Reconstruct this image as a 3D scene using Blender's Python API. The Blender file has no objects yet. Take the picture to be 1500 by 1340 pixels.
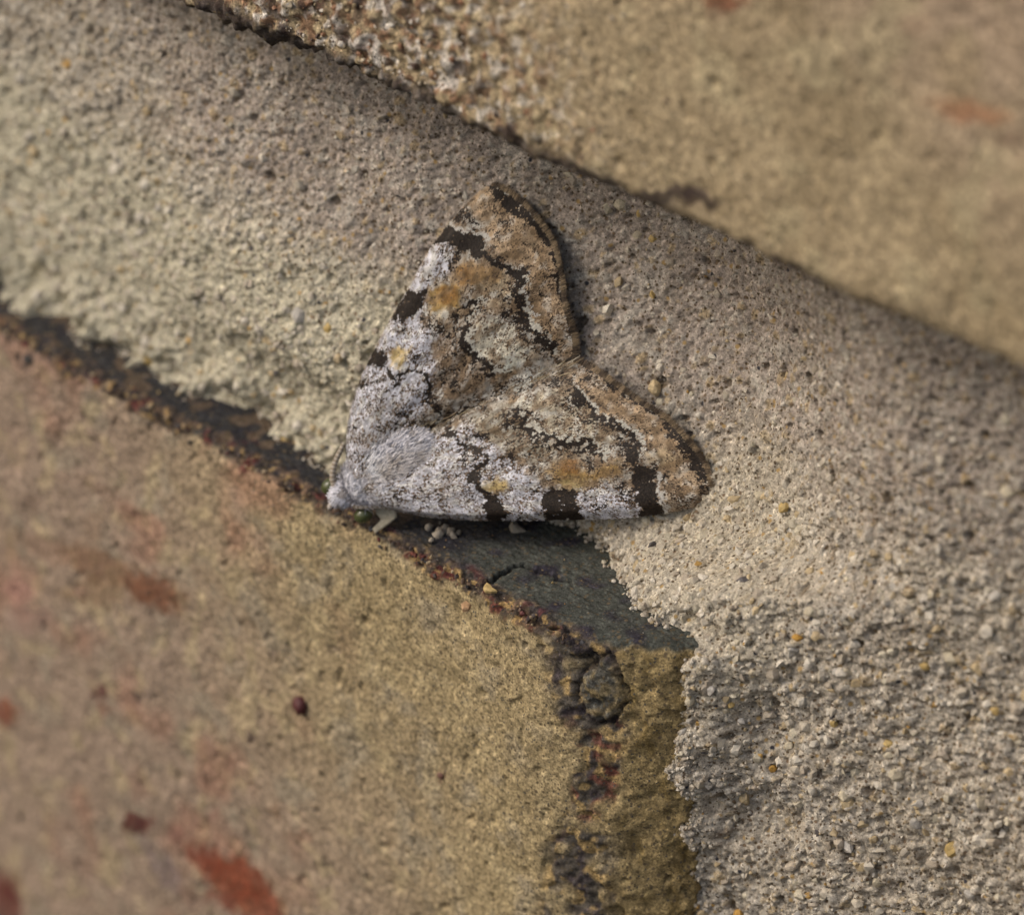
import bpy, math
import numpy as np

# ------------------------------------------------------------------ camera, sky, sun, exposure
sc = bpy.context.scene
MM = 0.001                       # everything is laid out in millimetres and stored in metres
R = math.radians
PSI, PITCH, ROLL, FPX, SPX = R(45), R(29), R(1.2), 6200.0, 45.0
DIST = FPX / SPX
_r = np.array([math.cos(PSI), math.sin(PSI), 0.0])
FW = np.array([-math.sin(PSI)*math.cos(PITCH), math.cos(PSI)*math.cos(PITCH), -math.sin(PITCH)])
_u = np.cross(_r, FW)
CR = math.cos(ROLL)*_r + math.sin(ROLL)*_u
CU = -math.sin(ROLL)*_r + math.cos(ROLL)*_u
CAM = -(DIST*FW + DIST*112/FPX*CR - DIST*278/FPX*CU)     # corner of the lower brick = world origin

import mathutils
cam_d = bpy.data.cameras.new('camera')
cam = bpy.data.objects.new('camera', cam_d); sc.collection.objects.link(cam)
rot = mathutils.Matrix((CR, CU, -FW)).transposed().to_4x4()
cam.matrix_world = mathutils.Matrix.Translation(mathutils.Vector(CAM*MM)) @ rot
cam_d.sensor_width = 36; cam_d.lens = 36*FPX/1500
cam_d.clip_start = 0.005; cam_d.clip_end = 20
cam_d.dof.use_dof = True
cam_d.dof.aperture_fstop = 62
sc.camera = cam

SUN = np.array([-0.42, -0.64, 0.64]); SUN /= np.linalg.norm(SUN)
w = bpy.data.worlds.new('World'); sc.world = w; w.use_nodes = True
nt = w.node_tree; bg = nt.nodes['Background']
sky = nt.nodes.new('ShaderNodeTexSky'); sky.sky_type = 'NISHITA'; sky.sun_disc = False
sky.sun_elevation = math.asin(SUN[2]); sky.sun_rotation = math.atan2(SUN[0], SUN[1])
sky.air_density = 1.0; sky.dust_density = 5.0; sky.ozone_density = 0.6
nt.links.new(sky.outputs[0], bg.inputs[0]); bg.inputs[1].default_value = 0.15
sun_d = bpy.data.lights.new('sun', 'SUN'); sun_d.energy = 0.8; sun_d.angle = R(11); sun_d.color = (1, .97, .91)
sun = bpy.data.objects.new('sun', sun_d); sc.collection.objects.link(sun)
sun.rotation_euler = mathutils.Vector(SUN).to_track_quat('Z', 'Y').to_euler()
sun.location = mathutils.Vector(SUN)*0.5
sc.view_settings.view_transform = 'Standard'; sc.view_settings.look = 'None'
sc.view_settings.gamma = 1; sc.view_settings.exposure = -0.06
sc.view_settings.use_curve_mapping = False

# ------------------------------------------------------------------ small maths library
def project(P):
    d = P - CAM; z = d @ FW
    return 750 + FPX*(d @ CR)/z, 670 - FPX*(d @ CU)/z

def ray(px, py):
    px = np.asarray(px, float); py = np.asarray(py, float)
    d = FW + ((px-750)/FPX)[..., None]*CR - ((py-670)/FPX)[..., None]*CU
    return d/np.linalg.norm(d, axis=-1, keepdims=True)

def on_plane(px, py, A, n):
    d = ray(px, py)
    t = ((A-CAM) @ n)/(d @ n)
    return CAM + d*t[..., None]

def hsh(ix, iy, iz, seed):
    h = (ix.astype(np.int64)*374761393 + iy.astype(np.int64)*668265263 + iz.astype(np.int64)*2147483647 + seed*1274126177) & 0xffffffff
    h = ((h ^ (h >> 13))*1274126177) & 0xffffffff
    h = ((h ^ (h >> 16))*2246822519) & 0xffffffff
    return (h ^ (h >> 15)) & 0xffffffff

G = np.array([[1,1,0],[-1,1,0],[1,-1,0],[-1,-1,0],[1,0,1],[-1,0,1],[1,0,-1],[-1,0,-1],[0,1,1],[0,-1,1],[0,1,-1],[0,-1,-1],[1,1,0],[-1,1,0],[0,-1,1],[0,-1,-1]], np.float32)
def noise(P, scale, seed=0):
    """gradient noise, about -1..1; P (n,3) in mm"""
    Q = P*scale + 137.3
    I = np.floor(Q); F = (Q-I).astype(np.float32); I = I.astype(np.int64)
    U = F*F*F*(F*(F*6-15)+10)
    out = 0
    for dx in (0, 1):
        wx = U[:, 0] if dx else 1-U[:, 0]
        for dy in (0, 1):
            wy = U[:, 1] if dy else 1-U[:, 1]
            for dz in (0, 1):
                wz = U[:, 2] if dz else 1-U[:, 2]
                g = G[hsh(I[:, 0]+dx, I[:, 1]+dy, I[:, 2]+dz, seed) & 15]
                out = out + wx*wy*wz*(g[:, 0]*(F[:, 0]-dx)+g[:, 1]*(F[:, 1]-dy)+g[:, 2]*(F[:, 2]-dz))
    return out*1.4
def fbm(P, scale, octs=4, seed=0, gain=.5):
    o = 0; a = 1; t = 0
    for k in range(octs):
        o = o + a*noise(P, scale*2**k, seed+k*17); t += a; a *= gain
    return o/t
def domes(X, Z, cell, rmin, rmax, keep, seed):
    """heights (0..) of random half-balls scattered on a jittered lattice, and a random number for the ball on top"""
    gx = X/cell; gz = Z/cell
    ix = np.floor(gx).astype(np.int64); iz = np.floor(gz).astype(np.int64)
    H = np.zeros(len(X)); ID = np.zeros(len(X))
    for a in (-1, 0, 1):
        for b in (-1, 0, 1):
            h1 = hsh(ix+a, iz+b, ix*0, seed); h2 = hsh(ix+a, iz+b, ix*0+1, seed); h3 = hsh(ix+a, iz+b, ix*0+2, seed)
            cx = (ix+a+(h1 & 65535)/65535)*cell; cz = (iz+b+(h2 & 65535)/65535)*cell
            r = rmin+(rmax-rmin)*((h1 >> 16)/65535)**2
            asp = .7+.6*((h3 & 255)/255); th = ((h3 >> 8) & 255)/255*3.14
            dx = X-cx; dz = Z-cz; c = np.cos(th); s = np.sin(th)
            q = 1-((dx*c+dz*s)**2*asp+(-dx*s+dz*c)**2/asp)/(r*r)
            h = np.where((q > 0) & ((h2 >> 16)/65535 < keep), np.sqrt(np.maximum(q, 0))*r, 0)
            up = h > H; H = np.where(up, h, H); ID = np.where(up, (h3 >> 16)/65535, ID)
    return H, ID
def sst(a, b, x):
    t = np.clip((x-a)/(b-a), 0, 1); return t*t*(3-2*t)
def seg_dist(px, py, pts):
    best = np.full(px.shape, 1e9)
    for (ax, ay), (bx, by) in zip(pts[:-1], pts[1:]):
        vx, vy = bx-ax, by-ay; L = vx*vx+vy*vy+1e-9
        t = np.clip(((px-ax)*vx+(py-ay)*vy)/L, 0, 1)
        best = np.minimum(best, np.hypot(px-ax-t*vx, py-ay-t*vy))
    return best
def poly_sd(px, py, pts):
    """signed distance, negative inside"""
    d = seg_dist(px, py, list(pts)+[pts[0]])
    ins = np.zeros(px.shape, bool)
    n = len(pts)
    for i in range(n):
        x1, y1 = pts[i]; x2, y2 = pts[(i+1) % n]
        c = ((y1 > py) != (y2 > py))
        ins ^= c & (px < (x2-x1)*(py-y1)/((y2-y1) if y2 != y1 else 1e-9)+x1)
    return np.where(ins, -d, d)
def blob(px, py, cx, cy, rx, ry, ang=0):
    c, s = math.cos(R(ang)), math.sin(R(ang)); dx = px-cx; dy = py-cy
    return np.sqrt(((dx*c+dy*s)/rx)**2+((-dx*s+dy*c)/ry)**2)
def mix(A, B, f):
    f = np.asarray(f)[:, None]; return A*(1-f)+np.asarray(B)*f

# ------------------------------------------------------------------ mesh and material helpers
def link(name, me, parent=None):
    o = bpy.data.objects.new(name, me); sc.collection.objects.link(o)
    if parent is not None: o.parent = parent
    return o
def mesh_from(name, V, Fc, mat, cols=None, smooth=True, parent=None):
    """V in mm (n,3); Fc (m,3) or (m,4)"""
    me = bpy.data.meshes.new(name)
    V = np.ascontiguousarray(V*MM, np.float32); Fc = np.ascontiguousarray(Fc, np.int32)
    k = Fc.shape[1]
    me.vertices.add(len(V)); me.vertices.foreach_set('co', V.ravel())
    me.loops.add(Fc.size); me.loops.foreach_set('vertex_index', Fc.ravel())
    me.polygons.add(len(Fc)); me.polygons.foreach_set('loop_start', np.arange(0, Fc.size, k, dtype=np.int32))
    me.update(calc_edges=True)
    me.polygons.foreach_set('use_smooth', np.full(len(Fc), smooth))
    if cols is not None:
        a = me.color_attributes.new('Col', 'FLOAT_COLOR', 'POINT')
        C = np.ones((len(V), 4), np.float32); C[:, :3] = np.clip(cols, 0, 1); a.data.foreach_set('color', C.ravel())
    me.materials.append(mat); me.update()
    return link(name, me, parent)
def empty(name, loc=(0, 0, 0)):
    o = bpy.data.objects.new(name, None); sc.collection.objects.link(o); o.location = loc; o.empty_display_size = .002
    return o

def material(name, rough=.9, spec=.25, grit=((9, .35), (28, .35)), bump=.02, bscale=14, specks=None, cells=None, sss=0, trans=0, sheen=0):
    """surface colour = painted colour attribute x fine procedural grain; scales are per millimetre"""
    m = bpy.data.materials.new(name); m.use_nodes = True
    t = m.node_tree; N = t.nodes; L = t.links; b = N['Principled BSDF']
    b.inputs['Roughness'].default_value = rough; b.inputs['Specular IOR Level'].default_value = spec
    at = N.new('ShaderNodeAttribute'); at.attribute_name = 'Col'
    tc = N.new('ShaderNodeTexCoord'); vm = N.new('ShaderNodeVectorMath'); vm.operation = 'SCALE'; vm.inputs['Scale'].default_value = 1000
    L.new(tc.outputs['Object'], vm.inputs[0])
    col = at.outputs['Color']
    for s, amt in grit:
        n = N.new('ShaderNodeTexNoise'); n.inputs['Scale'].default_value = s; n.inputs['Detail'].default_value = 3; n.inputs['Roughness'].default_value = .65
        L.new(vm.outputs[0], n.inputs['Vector'])
        mr = N.new('ShaderNodeMapRange'); mr.inputs[1].default_value = .3; mr.inputs[2].default_value = .7
        mr.inputs[3].default_value = 1-amt; mr.inputs[4].default_value = 1+amt
        L.new(n.outputs['Fac'], mr.inputs[0])
        mu = N.new('ShaderNodeVectorMath'); mu.operation = 'SCALE'
        L.new(col, mu.inputs[0]); L.new(mr.outputs[0], mu.inputs['Scale']); col = mu.outputs[0]
    if cells:
        for s, amt in cells:
            v = N.new('ShaderNodeTexVoronoi'); v.inputs['Scale'].default_value = s; v.inputs['Randomness'].default_value = 1
            L.new(vm.outputs[0], v.inputs['Vector'])
            sep = N.new('ShaderNodeSeparateColor'); L.new(v.outputs['Color'], sep.inputs[0])
            mr = N.new('ShaderNodeMapRange'); mr.inputs[3].default_value = 1-amt; mr.inputs[4].default_value = 1+amt; L.new(sep.outputs[1], mr.inputs[0])
            mu = N.new('ShaderNodeVectorMath'); mu.operation = 'SCALE'
            L.new(col, mu.inputs[0]); L.new(mr.outputs[0], mu.inputs['Scale']); col = mu.outputs[0]
    if specks:
        for s, thr, c, d0, d1 in specks:
            v = N.new('ShaderNodeTexVoronoi'); v.inputs['Scale'].default_value = s
            L.new(vm.outputs[0], v.inputs['Vector'])
            sep = N.new('ShaderNodeSeparateColor'); L.new(v.outputs['Color'], sep.inputs[0])
            lt = N.new('ShaderNodeMath'); lt.operation = 'LESS_THAN'; lt.inputs[1].default_value = thr; L.new(sep.outputs[0], lt.inputs[0])
            ds = N.new('ShaderNodeMapRange'); ds.inputs[1].default_value = d0; ds.inputs[2].default_value = d1; L.new(v.outputs['Distance'], ds.inputs[0])
            ml = N.new('ShaderNodeMath'); ml.operation = 'MULTIPLY'; L.new(lt.outputs[0], ml.inputs[0]); L.new(ds.outputs[0], ml.inputs[1])
            mx = N.new('ShaderNodeMix'); mx.data_type = 'RGBA'; L.new(ml.outputs[0], mx.inputs[0]); L.new(col, mx.inputs[6]); mx.inputs[7].default_value = (*c, 1)
            if sum(c) > 1:                                      # pale grains: a lighter tint of what they sit in
                br = N.new('ShaderNodeVectorMath'); br.operation = 'SCALE'; br.inputs['Scale'].default_value = 1.55
                L.new(col, br.inputs[0]); L.new(br.outputs[0], mx.inputs[7])
            col = mx.outputs[2]
    L.new(col, b.inputs['Base Color'])
    if bump:
        n = N.new('ShaderNodeTexNoise'); n.inputs['Scale'].default_value = bscale; n.inputs['Detail'].default_value = 4; n.inputs['Roughness'].default_value = .7
        L.new(vm.outputs[0], n.inputs['Vector'])
        bp = N.new('ShaderNodeBump'); bp.inputs['Strength'].default_value = 1; bp.inputs['Distance'].default_value = bump*MM
        L.new(n.outputs['Fac'], bp.inputs['Height']); L.new(bp.outputs[0], b.inputs['Normal'])
    if sss:
        b.inputs['Subsurface Weight'].default_value = sss; b.inputs['Subsurface Radius'].default_value = (.0002, .00015, .0001); b.inputs['Subsurface Scale'].default_value = 1
    if trans: b.inputs['Transmission Weight'].default_value = trans
    if sheen: b.inputs['Sheen Weight'].default_value = sheen
    return m

M_MORTAR = material('mortar', .95, .15, ((2.2, .16), (6, .34), (17, .36)), .08, 9, ((6, .07, (.14, .10, .065), .5, .3), (4.6, .46, (.11, .078, .045), .33, .16), (8, .34, (.10, .072, .045), .36, .18), (6, .34, (.56, .53, .48), .40, .2), (3.2, .10, (.40, .28, .13), .34, .2), (5, .006, (.05, .05, .06), .5, .3)), ((8, .20),))
M_GRAIN = material('sand_grain', .55, .4, ((7, .18), (26, .22)), .02, 16)
M_BRICK = material('brick', .93, .2, ((1.6, .14), (5, .30), (14, .38), (30, .25)), .06, 12, ((6, .09, (.15, .115, .07), .5, .3), (10, .08, (.09, .085, .075), .5, .3), (4.6, .40, (.11, .085, .05), .32, .15), (8, .36, (.10, .08, .05), .36, .17), (7, .25, (.46, .39, .26), .38, .2)), ((6.5, .24), (13, .20)))
M_SCALE = material('moth_scale', .6, .3, ((20, .12),), 0)
M_WING = material('wing_membrane', .7, .2, ((12, .2),), 0)
M_HAIR = material('moth_hair', .65, .3, ((15, .15),), 0)
M_EYE = material('moth_eye', .2, .5, ((12, .1),), 0)

rng = np.random.default_rng(11)

# ------------------------------------------------------------------ the wall: bricks with worn, crusted arrises
JT = 16.3                        # height of the bed joint
wall = empty('brick_wall')
wall['label'] = 'weathered tan brick wall with sandy grey mortar joint and exposed dark brick edge'
wall['category'] = 'wall'

def axis(lo, hi, dense, step, coarse=6.0):
    a, b = dense
    mid = np.linspace(a, b, int(round((b-a)/step))+1)
    L = np.linspace(lo, a, max(2, int((a-lo)/coarse)+1))[:-1] if a > lo else np.zeros(0)
    Rr = np.linspace(b, hi, max(2, int((hi-b)/coarse)+1))[1:] if hi > b else np.zeros(0)
    return np.concatenate([L, mid, Rr])

def box_lattice(xs, ys, zs, cx, cy, cz, coarse=''):
    """surface of a box as grids welded along its edges -> verts, quads"""
    V = []; Q = []; off = 0
    def face(A, B, mk, flip):
        nonlocal off
        a, b = np.meshgrid(A, B, indexing='ij'); V.append(mk(a.ravel(), b.ravel()))
        i = np.arange(len(A)*len(B)).reshape(len(A), len(B))+off
        q = np.stack([i[:-1, :-1], i[1:, :-1], i[1:, 1:], i[:-1, 1:]], -1).reshape(-1, 4)
        Q.append(q[:, ::-1] if flip else q); off += len(A)*len(B)
    o = np.ones_like
    face(xs, zs, lambda a, b: np.stack([a, o(a)*ys[0], b], 1), False)
    face(cx, cz, lambda a, b: np.stack([a, o(a)*ys[-1], b], 1), True)
    face(*((cx, cy) if 't' in coarse else (xs, ys)), lambda a, b: np.stack([a, b, o(a)*zs[-1]], 1), False)
    face(*((cx, cy) if 'b' in coarse else (xs, ys)), lambda a, b: np.stack([a, b, o(a)*zs[0]], 1), True)
    face(*((cy, cz) if 'r' in coarse else (ys, zs)), lambda a, b: np.stack([o(a)*xs[-1], a, b], 1), False)
    face(*((cy, cz) if 'l' in coarse else (ys, zs)), lambda a, b: np.stack([o(a)*xs[0], a, b], 1), True)
    V = np.concatenate(V); Q = np.concatenate(Q)
    key = np.round(V*1000).astype(np.int64)
    key = (key[:, 0]+10**7)*(10**15)+(key[:, 1]+10**6)*(10**8)//10+(key[:, 2]+10**6)
    _, first, inv = np.unique(key, return_index=True, return_inverse=True)
    return V[first], inv.ravel()[Q]

def rounded(V, lo, hi, r):
    lo = np.array(lo); hi = np.array(hi)
    inner = np.clip(V, lo+r, hi-r)
    d = V-inner; L = np.linalg.norm(d, axis=1, keepdims=True)
    n = d/np.maximum(L, 1e-9)
    return inner+n*r, n

def build_brick(lo, hi, dx, dz, dy, sx, sz, sy, r, paint, coarse, flare=0, name='brick'):
    xs = axis(lo[0], hi[0], dx, sx); ys = axis(lo[1], hi[1], dy, sy); zs = axis(lo[2], hi[2], dz, sz)
    cx_, cy_, cz_ = (np.linspace(lo[k], hi[k], 14) for k in range(3))
    V, Q = box_lattice(xs, ys, zs, cx_, cy_, cz_, coarse)
    P, n = rounded(V, lo, hi, r)
    if flare: P[:, 1] += flare*(np.clip(P[:, 0]-hi[0]+5.2, 0, 5.2)/5.2)**2*np.clip(1-P[:, 1]/6.5, 0, 1)      # worn corner
    h, col = paint(P, n, V)
    return mesh_from(name, P+n*h[:, None], Q, M_BRICK, col, True, wall)

def brick_relief(P, seed):
    h = .30*fbm(P, .12, 3, seed)+.09*fbm(P, .7, 2, seed+5)+.02*noise(P, 2.6, seed+9)+.022*noise(P, 4.6, seed+10)
    h = h+.022*noise(P, 7.5, seed+31)
    pit = sst(.5, .8, noise(P, 1.9, seed+41)); h = h-.12*pit
    return h

TAN = np.array([.345, .272, .15]); PINK = np.array([.32, .24, .185]); CRUST = np.array([.055, .042, .036])
RED = np.array([.22, .06, .03]); OCHRE = np.array([.31, .235, .115]); SLATE = np.array([.072, .077, .066])

LOWER_SPOTS = [(160, 835, 85, 24, 28, .7, (.19, .10, .055)), (230, 866, 52, 26, 28, .9, (.17, .075, .042)), (140, 868, 50, 20, 10, .5, (.22, .115, .07)), (60, 800, 60, 20, 20, .35, (.3, .17, .11)), (300, 1262, 46, 20, 35, .85, (.18, .05, .03)), (345, 1290, 64, 30, 32, .95, RED), (372, 1325, 56, 30, 20, .85, RED), (320, 1318, 26, 14, 20, .7, (.19, .05, .03)), (270, 1300, 18, 50, -38, .4, (.22, .11, .08)), (420, 1300, 60, 26, 25, .3, (.28, .15, .09)),
               (203, 1207, 26, 16, 20, .95, (.10, .03, .025)), (255, 1222, 20, 12, 40, .6, (.2, .09, .07)), (150, 1012, 15, 12, 0, .85, (.14, .06, .05)),
               (155, 1038, 16, 14, 20, .7, (.2, .1, .07)), (212, 1018, 13, 10, 40, .8, (.09, .06, .055)), (8, 1042, 18, 26, 0, .8, RED), (0, 1320, 34, 50, 0, .95, (.12, .03, .025)),
               (235, 1265, 16, 55, -32, .6, (.19, .15, .15)), (205, 1150, 20, 28, -10, .5, (.24, .14, .1)), (30, 865, 26, 22, 0, .6, (.4, .22, .18)), (40, 905, 40, 24, 0, .45, (.38, .24, .2)),
               (88, 982, 12, 16, -20, .5, (.22, .16, .12)), (370, 1078, 9, 9, 0, .7, (.18, .13, .11)), (335, 1115, 10, 8, 0, .7, (.24, .14, .10)), (310, 1198, 10, 12, 0, .6, (.24, .13, .1)),
               (450, 1222, 11, 13, 0, .5, (.26, .15, .1)), (482, 1264, 9, 10, 0, .6, (.17, .13, .1)), (405, 1185, 16, 12, -40, .45, (.28, .17, .1)), (362, 905, 16, 9, 10, .6, (.2, .15, .1)),
               (400, 960, 8, 6, 0, .6, (.14, .1, .08)), (488, 950, 10, 8, 0, .6, (.15, .11, .09)), (80, 640, 16, 8, 35, .5, (.2, .14, .1)), (550, 1306, 9, 7, 0, .6, (.1, .08, .06)),
               (158, 720, 22, 8, 20, .5, (.22, .15, .1)), (50, 735, 14, 10, 40, .5, (.22, .15, .11)), (40, 527, 10, 11, 0, .95, (.03, .03, .03)), (140, 770, 20, 40, 10, .3, (.28, .18, .11)),
               (645, 1137, 9, 9, 0, .7, (.16, .09, .06)), (20, 660, 30, 40, 0, .3, (.32, .22, .17))]
CRACKS = [([(716, 850), (735, 838), (752, 829), (766, 827)], 3.0), ([(766, 827), (783, 833), (800, 838), (822, 846), (836, 850)], 3.2),
          ([(738, 914), (748, 908), (760, 908), (770, 914)], 3.0), ([(785, 924), (797, 926), (806, 917), (818, 918)], 3.0)]

def paint_lower(P, n, V):
    h = brick_relief(P, 3)
    px, py = project(P)
    wx = px+9*noise(P, 2.2, 60)+4*noise(P, 6, 61); wy = py+9*noise(P, 2.2, 62)+4*noise(P, 6, 63)
    x, y, z = P.T
    big = fbm(P, .09, 3, 70)
    col = np.tile(TAN, (len(P), 1))
    col = mix(col, PINK, sst(-9, -28, x+.55*z+4*big)*.9)
    col = mix(col, (.31, .27, .20), .55*sst(.05, .5, fbm(P, .6, 3, 72)))
    col = mix(col, (.47, .38, .22), .5*sst(.05, .5, fbm(P, .9, 3, 73)))
    col = mix(col, (.33, .17, .115), .55*sst(.12, .5, fbm(P, .22, 3, 74))*sst(-9, -17, x))
    for cx, cy, rx, ry, a, s, c in LOWER_SPOTS:
        b = blob(wx, wy, cx, cy, rx, ry, a)
        f = s*sst(1.15, .55, b)*(n[:, 1] < -.5)
        col = mix(col, c, f)
    front = n[:, 1] < -.3
    # dark top (bed) face
    topf = sst(.45, .8, n[:, 2]+.18*noise(P, 2.0, 80))
    sl = mix(np.tile(SLATE, (len(P), 1)), (.10, .105, .09), sst(.1, .6, fbm(P*[1, 2.2, 1], 1.3, 3, 81)))
    sl = mix(sl, (.040, .036, .048), sst(.1, .5, fbm(P, .8, 2, 82)))
    red = sst(34, 14, np.hypot((wx-690)/1.2, (wy-855)))*sst(-.15, .3, noise(P, 2.5, 83)); sl = mix(sl, (.10, .025, .028), .8*red)
    red = sst(20, 8, np.hypot((wx-368)/1.0, (wy-655)*.6))*sst(-.1, .2, noise(P, 2.5, 84)); sl = mix(sl, (.20, .035, .02), .8*red)
    sl = mix(sl, (.030, .029, .034), .85*sst(-5.5, -9, x+1.5*noise(P, .8, 86)))
    sl = mix(sl, (.15, .105, .065), sst(.15, .45, noise(P, 1.5, 85))*sst(-6, -13, x)*.65)
    col = mix(col, sl, topf)
    # crust along the front arris: dark, purple-brown, with ochre crumbs
    edge = np.abs(np.hypot(np.maximum(-z, 0), np.maximum(y, 0)))
    dz = -z
    wid = .38+.30*noise(P*[1, 0, 0], .5, 90)+.28*noise(P*[1, 0, 0], 1.6, 91)
    cr = sst(wid+.22, wid-.12, dz+.20*noise(P, 3.0, 92))*sst(.9, .2, y)
    crc = mix(np.tile(CRUST, (len(P), 1)), (.17, .11, .07), sst(.0, .5, noise(P, 2.4, 93)))
    crc = mix(crc, (.13, .035, .03), .8*sst(.25, .5, noise(P, 1.7, 94)))
    crc = mix(crc, (.40, .27, .11), .8*sst(.38, .55, noise(P, 3.4, 95)))
    col = mix(col, crc, cr*.95)
    # vertical corner: ochre end face, black and rust streak down the arris
    endf = np.maximum(sst(.35, .75, n[:, 0]+.15*noise(P, 1.5, 96)), sst(-.6, 1.2, x+.5*noise(P, 1.2, 116)))
    oc = mix(np.tile(OCHRE, (len(P), 1)), (.20, .145, .06), sst(0, .5, fbm(P*[1, 1, .6], 1.6, 3, 97)))
    oc = mix(oc, (.30, .23, .11), sst(.15, .5, fbm(P, 2.4, 2, 98)))
    oc = mix(oc, (.27, .185, .06), .4*sst(1.5, 4.5, y+noise(P, .8, 99)))
    col = mix(col, oc, endf*(1-topf))
    strk = [(850, 965), (858, 1030), (880, 1085), (876, 1140), (868, 1185), (850, 1230), (845, 1300), (840, 1340)]
    d = seg_dist(wx, wy, strk); sw = np.interp(py, [950, 1000, 1060, 1120, 1190, 1240, 1340], [66, 62, 46, 34, 34, 56, 60])
    s = sst(1.1, .6, d/sw)*sst(-.5, .15, noise(P, 1.3, 100)+.45*sst(1210, 1150, py))*(1-topf)
    sk = mix(np.tile(np.array([.060, .056, .055]), (len(P), 1)), (.035, .03, .045), sst(0, .4, noise(P, 1.6, 101)))
    sk = mix(sk, (.15, .045, .035), .85*sst(.05, .35, noise(P, 1.4, 102))*sst(1040, 1080, py)*sst(1240, 1190, py))
    sk = mix(sk, (.40, .28, .12), .9*sst(.18, .4, noise(P, 2.1, 103)))
    col = mix(col, sk, .9*s)
    h = h+s*(.12*noise(P, 1.5, 104)+.09*noise(P, 3.6, 105)+.05*noise(P, 7, 111)-.06)
    # broken lumps in the crust just below the corner
    lump = blob(wx, wy, 880, 1012, 34, 44, -10); h = h+.20*np.sqrt(np.clip(1-lump**2, 0, 1)); h = h-.22*np.exp(-((lump-1.12)/.09)**2)
    col = mix(col, mix(np.tile(np.array([.10, .10, .085]), (len(P), 1)), (.24, .19, .10), sst(-.1, .4, noise(P, 3, 113))), .75*sst(1, .8, lump)); col = mix(col, (.02, .016, .014), .9*np.exp(-((lump-1.10)/.08)**2))
    # relief: calm slate, crusty arris, cracks
    h = h+endf*(.16*noise(P, .8, 114)+.10*noise(P, 2.0, 115))
    h = np.where(n[:, 2] > .8, h*.30+.03*noise(P*[1, 2, 1], 3, 106), h)
    h = h+cr*(.14*noise(P, 2.0, 107)+.10*noise(P, 4.2, 108)+.05*noise(P, 7.5, 112))
    up = n[:, 2] > .6
    for pts, wd in CRACKS:
        d = seg_dist(px+2.2*noise(P, 5, 109), py+2.2*noise(P, 5, 110), pts)
        wd = wd*1.4; f = sst(wd, wd*.3, d)*up; h = h-.40*f; col = mix(col, (.012, .011, .010), .85*f)
    h = h+.05*sst(840, 850, py-.18*(px-766))*up*sst(700, 730, px)*sst(860, 830, px)*0
    return h, col

BLACK_U = [([(300, -5), (420, 68), (480, 100)], 16), ([(410, 55), (470, 92), (520, 110)], 14), ([(560, 120), (620, 160), (680, 190)], 15), ([(740, 190), (760, 205)], 14), ([(820, 235), (870, 265), (960, 320)], 14), ([(940, 292), (1010, 280), (1040, 300)], 15), ([(1060, 352), (1200, 410)], 10)]
UPPER_SPOTS = [(1425, 168, 60, 16, 10, .7, (.40, .19, .10)), (1060, 4, 40, 12, 0, .8, (.24, .09, .05)), (1050, 22, 26, 12, 0, .5, (.15, .09, .06)), (1010, 285, 14, 22, 20, .8, (.09, .06, .04)), (1330, 40, 30, 16, 0, .3, (.26, .17, .11)),
               (1480, 205, 30, 14, 0, .5, (.2, .13, .09)), (440, 15, 20, 10, 30, .7, (.06, .04, .035)), (700, 130, 10, 26, 15, .7, (.07, .05, .035)), (600, 60, 9, 9, 0, .5, (.5, .33, .25)), (480, 28, 12, 20, 0, .6, (.07, .045, .03)), (1390, 150, 50, 12, -5, .3, (.4, .22, .12))]
def paint_upper(P, n, V):
    h = brick_relief(P, 23)
    px, py = project(P); x, y, z = P.T
    wx = px+8*noise(P, 2.0, 160)+5*noise(P, 5, 161); wy = py+8*noise(P, 2.0, 162)+5*noise(P, 5, 163)
    col = np.tile(np.array([.38, .30, .185]), (len(P), 1))
    col = mix(col, (.40, .30, .22), .8*sst(22, 34, z+4*fbm(P, .1, 2, 170)+.25*x))
    col = mix(col, (.33, .255, .15), .55*sst(.0, .5, fbm(P, .35, 3, 171)))
    col = mix(col, (.44, .37, .23), .55*sst(.05, .5, fbm(P, .5, 3, 172)))
    # gritty, salt-and-rust skin towards the far end
    g = sst(2, -9, x+2*noise(P, .3, 173))*sst(9, 3, z-JT)
    col = mix(col, (.20, .10, .06), .75*g*sst(.05, .35, noise(P, 2.2, 174)))
    col = mix(col, (.60, .56, .50), .85*g*sst(.15, .4, noise(P, 2.9, 175)))
    col = mix(col, (.07, .045, .035), .8*g*sst(.22, .5, noise(P, 1.6, 176)))
    for cx, cy, rx, ry, a, s, c in UPPER_SPOTS:
        col = mix(col, c, s*sst(1.15, .55, blob(wx, wy, cx, cy, rx, ry, a)))
    for pts, wd in BLACK_U:
        f = sst(wd*1.2, wd*.4, seg_dist(wx, wy, pts)); col = mix(col, (.045, .032, .03), .9*f)
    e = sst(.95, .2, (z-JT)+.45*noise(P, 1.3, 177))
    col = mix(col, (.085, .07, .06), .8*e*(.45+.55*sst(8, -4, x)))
    h = h+g*(.18*noise(P, 1.5, 178)+.16*noise(P, 3.2, 179))
    return h, col
def paint_plain(P, n, V):
    h = brick_relief(P, 43); col = np.tile(TAN, (len(P), 1))
    return h, mix(col, PINK, sst(-.2, .4, fbm(P, .08, 3, 190)))

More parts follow.
